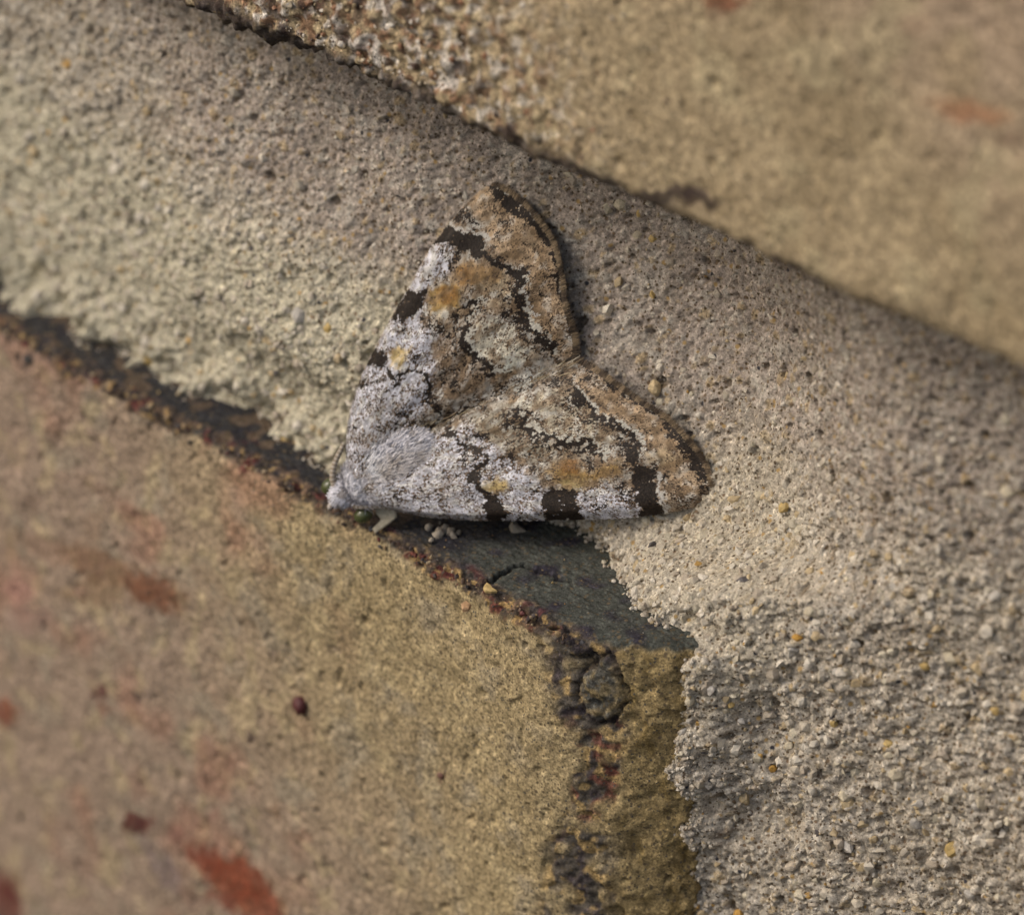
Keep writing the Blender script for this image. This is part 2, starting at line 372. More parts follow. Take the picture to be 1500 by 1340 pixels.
brick_low = build_brick((-212.6, 0, -65), (2.4, 102, 0), (-33, 2.4), (-26, 0), (0, 7.0), .062, .07, .055, .7, paint_lower, 'bl', 2.6)
brick_low['label'] = 'lower brick with dark exposed top edge and ochre end'
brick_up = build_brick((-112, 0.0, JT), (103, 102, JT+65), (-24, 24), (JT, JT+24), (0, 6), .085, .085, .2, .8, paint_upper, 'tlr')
brick_up['label'] = 'upper brick overhanging the mortar joint'
brick_rt = build_brick((21, .3, -65), (236, 102, 0), (21, 33), (-14, 0), (0, 7), .25, .25, .25, .8, paint_plain, 'br')

# ------------------------------------------------------------------ the moth's resting plane (needed by the mortar below it)
def unit(v): return v/np.linalg.norm(v)
MOTH_N = unit(np.array([.44, -.80, .41]))
MOTH_A = np.array([-12.0, -.35, 1.45])
def moth_px(px, py, h=0):
    return on_plane(np.asarray(px, float), np.asarray(py, float), MOTH_A+MOTH_N*h, MOTH_N)
E1 = unit(moth_px([830.], [535.])[0]-moth_px([490.], [745.])[0])      # head -> tail
E2 = unit(np.cross(MOTH_N, E1))
MOTH_C = moth_px([740.], [600.])[0]

# ------------------------------------------------------------------ mortar
def mortar_y(X, Z):
    P = np.stack([X, X*0, Z], 1)
    px_lo = np.interp(X, [-45, -25, -16, -11, -9.2, -7.8, -6.2, -4.4, -3.4, -2.4, -.6, 1, 2.4, 4, 6, 10, 20], [1.9, 2.1, 2.3, 2.2, 2.9, 4.2, 5.1, 5.2, 4.9, 4.4, 3.7, 3.2, 2.9, 3.4, 4.2, 5.8, 8.0])
    jag = .45*noise(P, .45, 200)+.38*noise(P, 1.1, 201)+.22*noise(P, 2.6, 202)
    lo = px_lo+jag*(1+.7*sst(-7, -12, X))*sst(3, 0, Z)*sst(5, 2, X)*(.22+.78*sst(-.9, .1, Z))
    zn = np.clip(Z/JT, 0, 1)
    up = 4.5-1.5*sst(-13, -23, X)+1.6*sst(4, 20, X)
    y = lo+(up-lo)*zn**.62
    y = y+(.35+.5*sst(7, 2.5, X))*sst(-5, -11, Z)+.8*np.exp(-((X-4.2)**2/3+(Z+6.2)**2/1.8))+.7*np.exp(-((X-4.6)**2/1.2+(Z+2.6)**2/2.5))
    y = y-.70*np.exp(-((X-1.8)/1.7)**2)*sst(.4, -.6, Z)
    y = y+.25*fbm(P, .14, 2, 203)+.35*noise(P, .7, 204)*np.exp(-((X-1.8)/1.6)**2)*sst(.4, -.6, Z)
    # the surface the moth settled on
    pl = MOTH_A[1]-((X-MOTH_A[0])*MOTH_N[0]+(Z-MOTH_A[2])*MOTH_N[2])/MOTH_N[1]
    d = np.hypot(X-MOTH_C[0], Z-MOTH_C[2]); wgt = sst(18, 2, d)
    y = y+wgt*np.maximum(0, pl+.75-y)*sst(-2.4, -1.0, Z-.4-.25*(X+11.5))
    far = np.maximum(y-(pl+1.5), 0); y = y-wgt*.75*far*sst(1.5, 4.5, Z)
    return y

def coarse_zone(X, Z):
    """0 = smooth trowelled strip, 1 = coarse crumbled sand"""
    P = np.stack([X, X*0, Z], 1)
    a = sst(6.5, 2.0, Z-.28*np.maximum(X, 0)+1.6*noise(P, .25, 210)+.8*noise(P, .8, 211)+.35*np.maximum(-X-6, 0)*-1)
    return .62*np.clip(a, 0, 1)

xs = axis(-215, 236, (-46, 27), .062, 8); zs = axis(-65, JT+65, (-21, JT+1.5), .062, 8)
keepx = xs; a, b = np.meshgrid(xs, zs, indexing='ij'); X = a.ravel(); Z = b.ravel()
hidden = ((X < 0) & (Z < -1.5)) | (Z > JT+1.3)
vis = ~hidden
Y = np.full(len(X), 4.0); H = np.zeros(len(X)); COL = np.tile(np.array([.40, .36, .305]), (len(X), 1))
xv, zv = X[vis], Z[vis]; Pv = np.stack([xv, xv*0, zv], 1)
cz = coarse_zone(xv, zv)
y0 = mortar_y(xv, zv)
h = .14*fbm(Pv, .8, 2, 220)+.07*fbm(Pv, 2.4, 2, 221)+.06*noise(Pv, 4.6, 226)+.04*noise(Pv, 7.6, 227)
d1, i1 = domes(xv, zv, .36, .06, .24, .75, 5); d2, i2 = domes(xv, zv, .20, .04, .12, .8, 6); d3, i3 = domes(xv, zv, .9, .15, .5, .5, 7)
h = h+(.35+.30*cz)*d1+(.55+.2*cz)*d2+.15*cz*d3
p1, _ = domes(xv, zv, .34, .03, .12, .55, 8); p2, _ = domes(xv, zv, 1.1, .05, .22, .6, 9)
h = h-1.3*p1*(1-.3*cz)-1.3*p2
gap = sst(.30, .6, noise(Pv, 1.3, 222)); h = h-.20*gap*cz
col = np.tile(np.array([.38, .325, .275]), (len(xv), 1))
col = mix(col, (.49, .445, .345), cz*.85)
col = mix(col, (.46, .42, .36), .6*sst(0, .5, fbm(Pv, .7, 3, 223)))
col = mix(col, (.30, .26, .21), .5*sst(.05, .5, fbm(Pv, .5, 3, 224)))
t = (d1 > .03)*1.0
col = mix(col, (.50, .46, .39), t*(i1 > .55)*.6); col = mix(col, (.42, .32, .18), t*(i1 < .12)*.7); col = mix(col, (.33, .30, .26), t*((i1 > .2) & (i1 < .35))*.5)
col = mix(col, (.42, .33, .20), (d2 > .02)*(i2 < .14)*.6); col = mix(col, (.24, .185, .125), (d2 > .02)*((i2 > .86))*.55); col = mix(col, (.52, .49, .43), (d2 > .02)*((i2 > .45) & (i2 < .62))*.5)
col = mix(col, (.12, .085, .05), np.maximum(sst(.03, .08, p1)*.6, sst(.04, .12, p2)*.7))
# warm, sandier strip under the upper brick, pale lime towards the far left
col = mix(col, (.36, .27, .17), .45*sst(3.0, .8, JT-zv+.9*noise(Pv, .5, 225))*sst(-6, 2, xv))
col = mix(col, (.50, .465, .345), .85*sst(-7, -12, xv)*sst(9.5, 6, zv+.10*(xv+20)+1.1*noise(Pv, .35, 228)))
col = mix(col, (.50, .45, .345), .5*sst(5.5, 2.5, np.hypot(xv-1.0, zv-1.2)+.8*noise(Pv, .6, 229)))
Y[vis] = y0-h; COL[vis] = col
V = np.stack([X, Y, Z], 1)
i = np.arange(len(X)).reshape(len(xs), len(zs))
Q = np.stack([i[:-1, :-1], i[1:, :-1], i[1:, 1:], i[:-1, 1:]], -1).reshape(-1, 4)
hid2 = hidden & (X < 0)
qx = X[Q].mean(1); qz = Z[Q].mean(1)
keep = ~(((qx < -.05) & (qz < -1.55)) | ((qz > JT+1.35)) | ((qx > 23) & (qz < -1.5)))
Q = Q[keep]
used = np.unique(Q); remap = np.full(len(X), -1); remap[used] = np.arange(len(used))
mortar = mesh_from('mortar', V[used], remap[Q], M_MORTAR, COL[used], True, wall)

# grains of sand: angular pebbles half sunk in the mortar
PHI = (1+5**.5)/2
ICO = np.array([[-1, PHI, 0], [1, PHI, 0], [-1, -PHI, 0], [1, -PHI, 0], [0, -1, PHI], [0, 1, PHI], [0, -1, -PHI], [0, 1, -PHI], [PHI, 0, -1], [PHI, 0, 1], [-PHI, 0, -1], [-PHI, 0, 1]])/math.sqrt(1+PHI*PHI)
ICF = np.array([[0, 11, 5], [0, 5, 1], [0, 1, 7], [0, 7, 10], [0, 10, 11], [1, 5, 9], [5, 11, 4], [11, 10, 2], [10, 7, 6], [7, 1, 8], [3, 9, 4], [3, 4, 2], [3, 2, 6], [3, 6, 8], [3, 8, 9], [4, 9, 5], [2, 4, 11], [6, 2, 10], [8, 6, 7], [9, 8, 1]])
def rand_rot(n):
    q = rng.normal(size=(n, 4)); q /= np.linalg.norm(q, axis=1, keepdims=True); w_, x_, y_, z_ = q.T
    return np.stack([np.stack([1-2*(y_*y_+z_*z_), 2*(x_*y_-z_*w_), 2*(x_*z_+y_*w_)], -1), np.stack([2*(x_*y_+z_*w_), 1-2*(x_*x_+z_*z_), 2*(y_*z_-x_*w_)], -1), np.stack([2*(x_*z_-y_*w_), 2*(y_*z_+x_*w_), 1-2*(x_*x_+y_*y_)], -1)], 1)
def pebbles(C, r, jit=.22):
    n = len(C)
    S = ICO[None]*(1+jit*rng.normal(size=(n, 12, 1)))*rng.uniform(.65, 1.15, (n, 1, 3))
    S = np.einsum('nij,nkj->nki', rand_rot(n), S)
    V = C[:, None]+S*r[:, None, None]
    F = ICF[None]+12*np.arange(n)[:, None, None]
    return V.reshape(-1, 3), F.reshape(-1, 3)
_xi = xs; _zi = zs; YG = Y.reshape(len(xs), len(zs))
def surf_y(x, z):
    ix = np.clip(np.searchsorted(_xi, x)-1, 0, len(_xi)-2); iz = np.clip(np.searchsorted(_zi, z)-1, 0, len(_zi)-2)
    fx = (x-_xi[ix])/(_xi[ix+1]-_xi[ix]); fz = (z-_zi[iz])/(_zi[iz+1]-_zi[iz])
    return YG[ix, iz]*(1-fx)*(1-fz)+YG[ix+1, iz]*fx*(1-fz)+YG[ix, iz+1]*(1-fx)*fz+YG[ix+1, iz+1]*fx*fz
def grain_cols(n):
    u = rng.random(n)
    c = np.tile(np.array([.49, .435, .345]), (n, 1))
    c[u < .30] = (.58, .53, .44); c[(u > .35) & (u < .5)] = (.42, .36, .28); c[(u > .5) & (u < .60)] = (.47, .37, .22)
    c[(u > .6) & (u < .612)] = (.45, .28, .09); c[(u > .625) & (u < .631)] = (.10, .09, .09); c[(u > .65) & (u < .75)] = (.50, .45, .34)
    return c*rng.uniform(.82, 1.15, (n, 1))
def scatter(n, rlo, rhi, pw, accept, sink):
    x = rng.uniform(-42, 26, n*4); z = rng.uniform(-20.5, JT+.4, n*4)
    ok = ~((x < 1.5) & (z < .1)); x, z = x[ok], z[ok]
    ok = rng.random(len(x)) < accept(x, z); x, z = x[ok][:n], z[ok][:n]
    P = np.stack([x, surf_y(x, z), z], 1); px, py = project(P)
    ok = (px > -60) & (px < 1560) & (py > -60) & (py < 1400); P = P[ok]
    r = rlo+(rhi-rlo)*rng.random(len(P))**pw
    P[:, 1] += r*rng.uniform(sink[0], sink[1], len(P))
    return P, r
C1, r1 = scatter(20000, .04, .23, 2.9, lambda x, z: .12+1.3*coarse_zone(x, z), (.2, .95))
C2, r2 = scatter(9000, .03, .08, 1.5, lambda x, z: np.ones(len(x)), (-.1, .7))
# loose sand where the mortar thins out over the brick's end and top
nb = 500; bz = -.1-13*rng.random(nb); bx = 1.9+.8*rng.random(nb)
C4 = np.stack([bx, surf_y(bx, bz)-.02, bz], 1)
nb2 = 380; bx = rng.uniform(-8, 1.4, nb2); by = surf_y(bx, np.full(nb2, .25))-.45*rng.random(nb2)**2.2+.1
C5 = np.stack([bx, by, np.full(nb2, .03)], 1)
nb3 = 300; bx = rng.uniform(-32, -8, nb3); by = surf_y(bx, np.full(nb3, .25))-.4*rng.random(nb3)**1.8
C6 = np.stack([bx, by, np.full(nb3, .03)], 1)
r4 = .03+.10*rng.random(nb+nb2+nb3)**2.5
C7, r7 = scatter(9000, .04, .19, 2.0, lambda x, z: 1.0*((np.abs(x+.3) < 4.6) & (z > -.3) & (z < 4.2)), (0, .7))
C = np.concatenate([C1, C2, C4, C5, C6, C7]); r = np.concatenate([r1, r2, r4, r7])
Vg, Fg = pebbles(C, r)
sand = mesh_from('sand', Vg, Fg, M_GRAIN, np.repeat(grain_cols(len(C)), 12, 0), False, mortar)
sand['kind'] = 'stuff'

# single larger grains one can pick out
def one_pebble(name, P, r, c, parent, sq=(1, 1, 1), jit=.16, mat=M_GRAIN, smooth=False):
    S = ICO*(1+jit*rng.normal(size=(12, 1)))*np.array(sq)*rng.uniform(.85, 1.1, (1, 3))
    V = []; F = []; mid = {}
    V = [list(v) for v in S]
    def m(i_, j_):
        k = (min(i_, j_), max(i_, j_))
        if k not in mid: mid[k] = len(V); V.append(list((S[i_]+S[j_])/2*1.06*(1+.05*rng.normal())))
        return mid[k]
    for a_, b_, c_ in ICF:
        ab, bc, ca = m(a_, b_), m(b_, c_), m(c_, a_)
        F += [[a_, ab, ca], [b_, bc, ab], [c_, ca, bc], [ab, bc, ca]]
    V = np.array(V)*r
    if len(sq) == 3: V = V @ rand_rot(1)[0].T if sq == (1, 1, 1) else V
    return mesh_from(name, V+np.array(P), np.array(F), mat, np.tile(np.array(c, float), (len(V), 1)), smooth, parent)
YEL = (.50, .36, .14); QTZ = (.50, .44, .32); ORG = (.48, .27, .06); GRY = (.45, .42, .37); BLK = (.04, .04, .05)
def mortar_hit(px, py):
    d = ray(np.array([px]), np.array([py]))[0]
    for t in np.arange(DIST-30, DIST+40, .03):
        p = CAM+d*t
        if -45 < p[0] < 26 and -20 < p[2] < JT+1 and p[1] >= surf_y(np.array([p[0]]), np.array([p[2]]))[0]: return p
    return None
PICKED = [(1114, 726, 15, QTZ), (1148, 742, 9, YEL), (1167, 934, 9, ORG), (1132, 1123, 9, ORG), (1188, 895, 11, QTZ), (1392, 965, 13, QTZ), (1155, 1092, 8, QTZ), (1070, 1033, 7, YEL), (1392, 1245, 13, YEL), (1225, 985, 9, GRY), (1237, 985, 9, QTZ),
          (1220, 1060, 8, YEL), (955, 432, 8, YEL), (910, 300, 13, QTZ), (935, 312, 8, YEL), (932, 345, 9, QTZ), (955, 350, 8, YEL), (1005, 345, 8, GRY), (438, 462, 16, GRY), (1300, 1105, 10, QTZ), (1236, 1165, 11, QTZ), (1312, 1135, 10, QTZ), (1345, 1175, 10, GRY), (1437, 1175, 10, QTZ),
          (1450, 1230, 9, QTZ), (1455, 1040, 9, YEL), (1365, 870, 8, QTZ), (1355, 975, 9, YEL), (215, 528, 9, YEL), (415, 650, 10, YEL), (480, 480, 10, YEL), (1080, 1340, 10, ORG), (1160, 950, 11, GRY), (1170, 1340, 9, GRY), (1340, 1205, 12, GRY), (1300, 1090, 9, YEL), (1428, 1180, 9, GRY),
          (1085, 1055, 9, GRY), (1040, 1010, 10, GRY), (1062, 1040, 8, QTZ), (1000, 1070, 8, GRY), (1460, 870, 12, GRY), (1310, 860, 8, GRY), (1010, 1025, 9, QTZ), (965, 1020, 4, ORG), (1478, 720, 12, QTZ), (1240, 1240, 10, GRY), (1420, 1310, 10, GRY), (1285, 1290, 11, QTZ)]
for px, py, rp, c in PICKED:
    p = mortar_hit(px, py)
    if p is not None:
        rr = rp/SPX
        one_pebble('sand_grain', p+np.array([0, rr*.25, 0]), rr, np.array(c)*rng.uniform(.9, 1.1), mortar)
C3, r3 = scatter(400, .17, .27, 1.5, lambda x, z: .05+.95*coarse_zone(x, z), (-.1, .5))
for p, rr in list(zip(C3, r3))[:150]:
    one_pebble('sand_grain', p, rr, grain_cols(1)[0], mortar)

ng = 1500
gx = -24+30*rng.random(ng)**1.3; gz = JT+.75+7.0*rng.random(ng)**1.3
kp = rng.random(ng) < sst(5, -8, gx); gx, gz = gx[kp], gz[kp]; ng = len(gx)
gr = .03+.12*rng.random(ng)**2.6
Vg, Fg = pebbles(np.stack([gx, .8-np.sqrt(np.maximum(.64-np.maximum(.8-(gz-JT), 0)**2, 0))+.03+.05*rng.normal(size=ng), gz], 1), gr)
gc = np.array([(.50, .42, .30), (.60, .55, .47), (.30, .16, .09), (.10, .065, .05), (.42, .33, .19)])[rng.choice(5, ng, p=[.3, .2, .18, .14, .18])]
gs = mesh_from('surface_grit', Vg, Fg, M_GRAIN, np.repeat(gc*rng.uniform(.8, 1.15, (ng, 1)), 12, 0), False, brick_up); gs['kind'] = 'stuff'

# ------------------------------------------------------------------ things stuck to the lower brick
def front_hit(px, py, y=0.0):
    d = ray(np.array([px]), np.array([py]))[0]; t = (y-CAM[1])/d[1]; return CAM+d*t
def top_hit(px, py, z=0.0):
    d = ray(np.array([px]), np.array([py]))[0]; t = (z-CAM[2])/d[2]; return CAM+d*t
one_pebble('grit_grain', front_hit(440, 1033, -.12), .37, (.085, .022, .022), brick_low, (1, .8, 1.0), .06, M_GRAIN, True)
for px, py, rp, c in [(645, 1136, 8, (.16, .08, .06)), (212, 1018, 11, (.07, .05, .05)), (150, 1012, 12, (.12, .05, .04)), (40, 527, 11, (.03, .03, .03)), (203, 1207, 16, (.09, .03, .025))]:
    one_pebble('grit_grain', front_hit(px, py, .0), rp/SPX, c, brick_low, (1, .5, 1), .1, M_GRAIN, True)

def flake(name, pts, z, th, c, parent, hit=None):
    """small chip: outline given in photo pixels on a horizontal or other surface, with a broken edge and thickness"""
    P = np.array([(hit or top_hit)(x_, y_, z) for x_, y_ in pts]); n = len(P); cen = P.mean(0)
    nn = unit(np.cross(P[1]-P[0], P[2]-P[0])); nn = nn*np.sign(-(nn @ FW))
    ring = []; rings = [(1.0, -th*.8), (1.0, th*.35), (.86, th*.8), (.5, th*1.0)]
    V = np.concatenate([cen+(P-cen)*s_+nn*(h_)+rng.normal(size=(n, 3))*th*.10 for s_, h_ in rings]+[[cen+nn*th*.95]])
    F = []
    for k in range(3):
        for j in range(n):
            a0 = k*n+j; a1 = k*n+(j+1) % n; F += [[a0, a1, a1+n], [a0, a1+n, a0+n]]
    for j in range(n): F.append([3*n+j, 3*n+(j+1) % n, 4*n])
    return mesh_from(name, V, np.array(F), M_GRAIN, np.tile(np.array(c), (len(V), 1)), False, parent)
flake('mortar_chip', [(709, 858), (713, 854), (718, 857), (722, 863), (728, 866), (720, 867), (711, 866), (708, 862)], .08, .07, (.52, .38, .16), brick_low)
flake('mortar_chip', [(676, 886), (682, 882), (690, 887), (686, 893), (678, 893)], .05, .09, (.45, .28, .15), brick_low)
# dust and crumbs lying on the dark ledge: one joined scatter
n = 300
x = rng.uniform(-30, 1.0, n); y = rng.uniform(.1, 4.6, n)
ok = y < np.interp(x, [-30, -16, -9, -5, 0], [1.2, 1.5, 2.4, 4.6, 4.2]); x, y = x[ok], y[ok]
rr = .006+.055*rng.random(len(x))**6
Vd, Fd = pebbles(np.stack([x, y, .02+rr*.2], 1), rr)
dc = np.array([(.36, .26, .11), (.34, .32, .27), (.3, .17, .06), (.16, .15, .12)])[rng.integers(0, 4, len(x))]
dust = mesh_from('dust', Vd, Fd, M_GRAIN, np.repeat(dc, 12, 0), False, brick_low); dust['kind'] = 'stuff'
# crumbs along the arris
n = 500
x = rng.uniform(-32, -.1, n); a_ = rng.random(n)
rr = .02+.10*rng.random(n)**3
C = np.stack([x, .12+.1*rng.normal(size=n)-.06*(a_ > .5), -.05-.45*rng.random(n)**1.8], 1)
cc = np.array([(.06, .045, .04), (.13, .085, .055), (.30, .21, .11), (.12, .035, .03), (.40, .31, .19), (.05, .05, .055)])[rng.choice(6, n, p=[.3, .25, .13, .08, .1, .14])]
Vd, Fd = pebbles(C, rr)
cr_ = mesh_from('edge_crumbs', Vd, Fd, M_GRAIN, np.repeat(cc, 12, 0), False, brick_low); cr_['kind'] = 'stuff'
# lumps of mortar clinging to the ledge below the moth
for px, py, rp in [(652, 774, 10), (641, 782, 7), (632, 790, 4), (664, 784, 7), (672, 780, 5), (757, 774, 11), (628, 772, 7), (646, 778, 7), (659, 779, 7)]:
    one_pebble('mortar_crumb', top_hit(px, py, .08), rp/SPX, np.array((.36, .31, .24))*rng.uniform(.85, 1.1), mortar, (1, 1, 1), .34)

# ------------------------------------------------------------------ the moth
def WHITE(): return np.array([.60, .60, .66])
UP_COSTA = [(520, 702), (508, 670), (509, 630), (517, 590), (532, 548), (552, 508), (573, 467), (600, 423), (632, 362), (656, 330), (684, 297), (712, 270)]
UP_TERM = [(712, 270), (735, 278), (760, 295), (785, 320), (805, 348), (816, 378), (821, 410), (823, 440), (829, 465), (836, 490), (836, 520)]
UP_DORS = [(560, 690), (590, 658), (634, 630), (684, 604), (744, 574), (796, 548), (836, 520)]
LO_COSTA = [(530, 722), (560, 742), (600, 752), (650, 759), (720, 762), (800, 761), (880, 760), (950, 755), (1000, 747), (1028, 738), (1042, 727)]
LO_TERM = [(1042, 727), (1037, 700), (1027, 672), (1010, 650), (988, 626), (965, 606), (940, 593), (912, 574), (885, 555), (862, 542), (834, 530)]
LO_DORS = [(570, 690), (598, 652), (636, 622), (686, 596), (742, 568), (792, 545), (834, 530)]
def resample(pts, n):
    p = np.array(pts, float); 
    for _ in range(2):                                       # Chaikin, ends kept
        q = [p[0]]
        for a0, a1 in zip(p[:-1], p[1:]): q += [a0*.75+a1*.25, a0*.25+a1*.75]
        p = np.array(q+[p[-1]])
    s = np.concatenate([[0], np.cumsum(np.hypot(*np.diff(p, axis=0).T))]); t = np.linspace(0, s[-1], n)
    return np.stack([np.interp(t, s, p[:, 0]), np.interp(t, s, p[:, 1])], 1)
NU, NV = 110, 90
def wing_grid(costa, term, dors):
    c = resample(costa, NU); d = resample(dors, NU); t = resample(term, NV)
    b = np.linspace(c[0], d[0], NV)
    u = np.linspace(0, 1, NU)[:, None, None]; v = np.linspace(0, 1, NV)[None, :, None]
    S = (1-v)*c[:, None]+v*d[:, None]+(1-u)*b[None]+u*t[None]-((1-u)*(1-v)*c[0]+(1-u)*v*d[0]+u*(1-v)*c[-1]+u*v*d[-1])
    return S                                                  # (NU,NV,2) photo pixels
def wing_height(u, v, upper):
    """mm above the resting plane: cambered wing, costa bent down, roll towards the body fold"""
    h = .42*np.sin(np.pi*np.clip(v, 0, 1)**.7)*(1-.35*u)+.10*(1-u)*(1-v)**.6
    h = h-.16*sst(.86, 1.0, v)-.16*sst(.06, 0, v)
    h = h-.18*sst(.75, 1, u)
    h = h+.035*np.sin(v*26)*sst(.1, .5, u)                    # vein ridges
    return h+.15
# pattern: base colours and density of dark scales, by place on the wing
C_WHITE = np.array([.66, .66, .71]); C_GREY = np.array([.40, .37, .32]); C_CREAM = np.array([.66, .62, .50]); C_TAN = np.array([.48, .345, .21]); C_BROWN = np.array([.21, .10, .025]); C_YEL = np.array([.56, .42, .17])
C_DARK = np.array([.015, .011, .009]); C_MID = np.array([.17, .115, .07])
ZONES = [ # polygon, colour, strength, dark density, edge softness
 ([(500, 720), (508, 630), (530, 548), (600, 423), (632, 360), (666, 358), (668, 396), (642, 412), (630, 440), (622, 468), (652, 496), (642, 560), (628, 600), (580, 640), (540, 690)], C_WHITE, .95, .30, 7),
 ([(520, 740), (600, 754), (740, 764), (942, 760), (936, 714), (850, 712), (800, 712), (765, 680), (724, 650), (690, 620), (640, 640), (580, 690)], C_WHITE, .95, .30, 7),
 ([(525, 640), (560, 580), (600, 590), (590, 650), (550, 680)], C_GREY, .35, .30, 14),
 ([(640, 720), (620, 690), (680, 690), (690, 730), (660, 745)], C_GREY, .30, .30, 12),
 # terminal areas
 ([(690, 285), (712, 272), (760, 295), (806, 350), (824, 440), (834, 520), (800, 520), (785, 470), (770, 440), (775, 400), (735, 372), (715, 350), (700, 320)], C_TAN, .9, .27, 6),
 ([(838, 545), (885, 556), (940, 594), (1010, 650), (1040, 715), (1000, 730), (975, 690), (940, 640), (916, 618), (880, 612), (860, 590)], C_TAN, .85, .28, 6),
 # median shade
 ([(640, 500), (690, 480), (690, 508), (702, 525), (722, 535), (726, 560), (690, 580), (650, 585), (640, 550)], (.33, .26, .19), .8, .34, 8),
 ([(690, 605), (760, 590), (775, 625), (790, 642), (815, 655), (800, 680), (770, 675), (740, 655), (700, 630)], (.33, .29, .21), .8, .42, 8),
 ([(790, 650), (860, 645), (880, 665), (860, 690), (820, 690)], (.42, .36, .26), .5, .22, 10),
 # pale patches with grey centres
 ([(694, 476), (731, 466), (760, 480), (780, 510), (765, 535), (729, 549), (720, 530), (700, 523), (690, 508)], C_CREAM, .9, .22, 4),
 ([(758, 590), (810, 570), (845, 560), (850, 585), (875, 600), (880, 620), (910, 624), (900, 660), (868, 650), (835, 650), (815, 636), (786, 635), (772, 620)], (.52, .46, .34), .9, .27, 4),
 ([(756, 592), (768, 582), (782, 600), (776, 618), (792, 630), (820, 634), (818, 640), (786, 637), (770, 621), (778, 605)], C_CREAM, .9, .05, 3),
 ([(820, 638), (862, 636), (860, 644), (832, 650)], C_CREAM, .6, .1, 4),
 ([(694, 478), (706, 470), (716, 500), (728, 516), (724, 530), (704, 523), (690, 506)], C_CREAM, .9, .06, 3),
 ([(719, 530), (745, 522), (765, 530), (728, 550)], (.55, .57, .50), .8, .08, 4),
 ([(745, 565), (790, 540), (800, 552), (770, 575), (745, 582)], (.52, .52, .46), .8, .12, 5),
 # ochre and orange
 ([(664, 398), (684, 382), (715, 384), (752, 402), (735, 420), (700, 424), (680, 424)], (.38, .23, .085), .85, .16, 9),
 ([(700, 420), (745, 405), (760, 425), (740, 450), (700, 460)], (.46, .38, .25), .6, .22, 9),
 ([(628, 430), (640, 418), (668, 414), (684, 430), (678, 450), (655, 465), (634, 458)], (.44, .29, .10), .95, .08, 6),
 ([(644, 424), (668, 418), (680, 432), (668, 448), (650, 442)], C_BROWN, .8, .06, 6),
 ([(676, 396), (694, 394), (696, 412), (680, 416)], C_BROWN, .75, .1, 6),
 ([(640, 456), (672, 450), (660, 466), (640, 464)], C_CREAM, .7, .02, 4),
 ([(576, 516), (590, 506), (606, 512), (604, 528), (590, 540), (578, 534)], C_YEL, .95, .06, 5),
 ([(716, 704), (734, 697), (754, 706), (748, 718), (730, 723), (716, 716)], C_YEL, .95, .05, 5),
 ([(800, 690), (826, 674), (862, 690), (905, 674), (925, 680), (900, 700), (862, 706), (820, 704)], (.42, .265, .085), .9, .14, 8),
 ([(826, 674), (846, 670), (856, 690), (842, 700), (828, 690)], C_BROWN, .85, .15, 5),
 ([(818, 702), (845, 696), (875, 712), (850, 718), (826, 716)], C_YEL, .8, .04, 5),
 ([(930, 650), (985, 660), (1000, 690), (960, 680)], (.46, .36, .22), .7, .22, 7),
]
DARKS = [ # polygon, density
 ([(655, 330), (672, 339), (710, 347), (712, 368), (729, 380), (774, 401), (768, 413), (729, 389), (702, 379), (664, 358), (632, 360)], .985),
 ([(600, 425), (632, 424), (627, 439), (617, 458), (608, 467), (573, 468)], .93), ([(551, 512), (574, 518), (571, 533), (537, 536)], .97),
 ([(714, 730), (728, 724), (740, 732), (738, 764), (713, 764)], .95), ([(798, 722), (812, 714), (852, 717), (853, 764), (798, 764)], .90),
 ([(930, 682), (966, 685), (959, 704), (964, 728), (970, 758), (942, 760), (940, 730), (933, 709)], .985),
 ([(664, 313), (684, 297), (696, 316), (706, 330), (690, 333), (664, 322)], .62), ([(975, 700), (990, 694), (1000, 720), (1035, 730), (1000, 748), (978, 744)], .48),
 ([(505, 596), (513, 590), (514, 604), (508, 610)], .9), ([(780, 484), (800, 486), (808, 505), (800, 515), (784, 500)], .8), ([(920, 670), (934, 640), (940, 650), (934, 690), (925, 690)], .7),
 ([(858, 560), (880, 556), (905, 572), (880, 575)], .45), ([(838, 548), (852, 585), (842, 588), (830, 560)], .6), ([(640, 755), (690, 748), (700, 762), (640, 762)], .25),
 ([(726, 470), (770, 470), (775, 500), (745, 515), (730, 500)], .36),
]
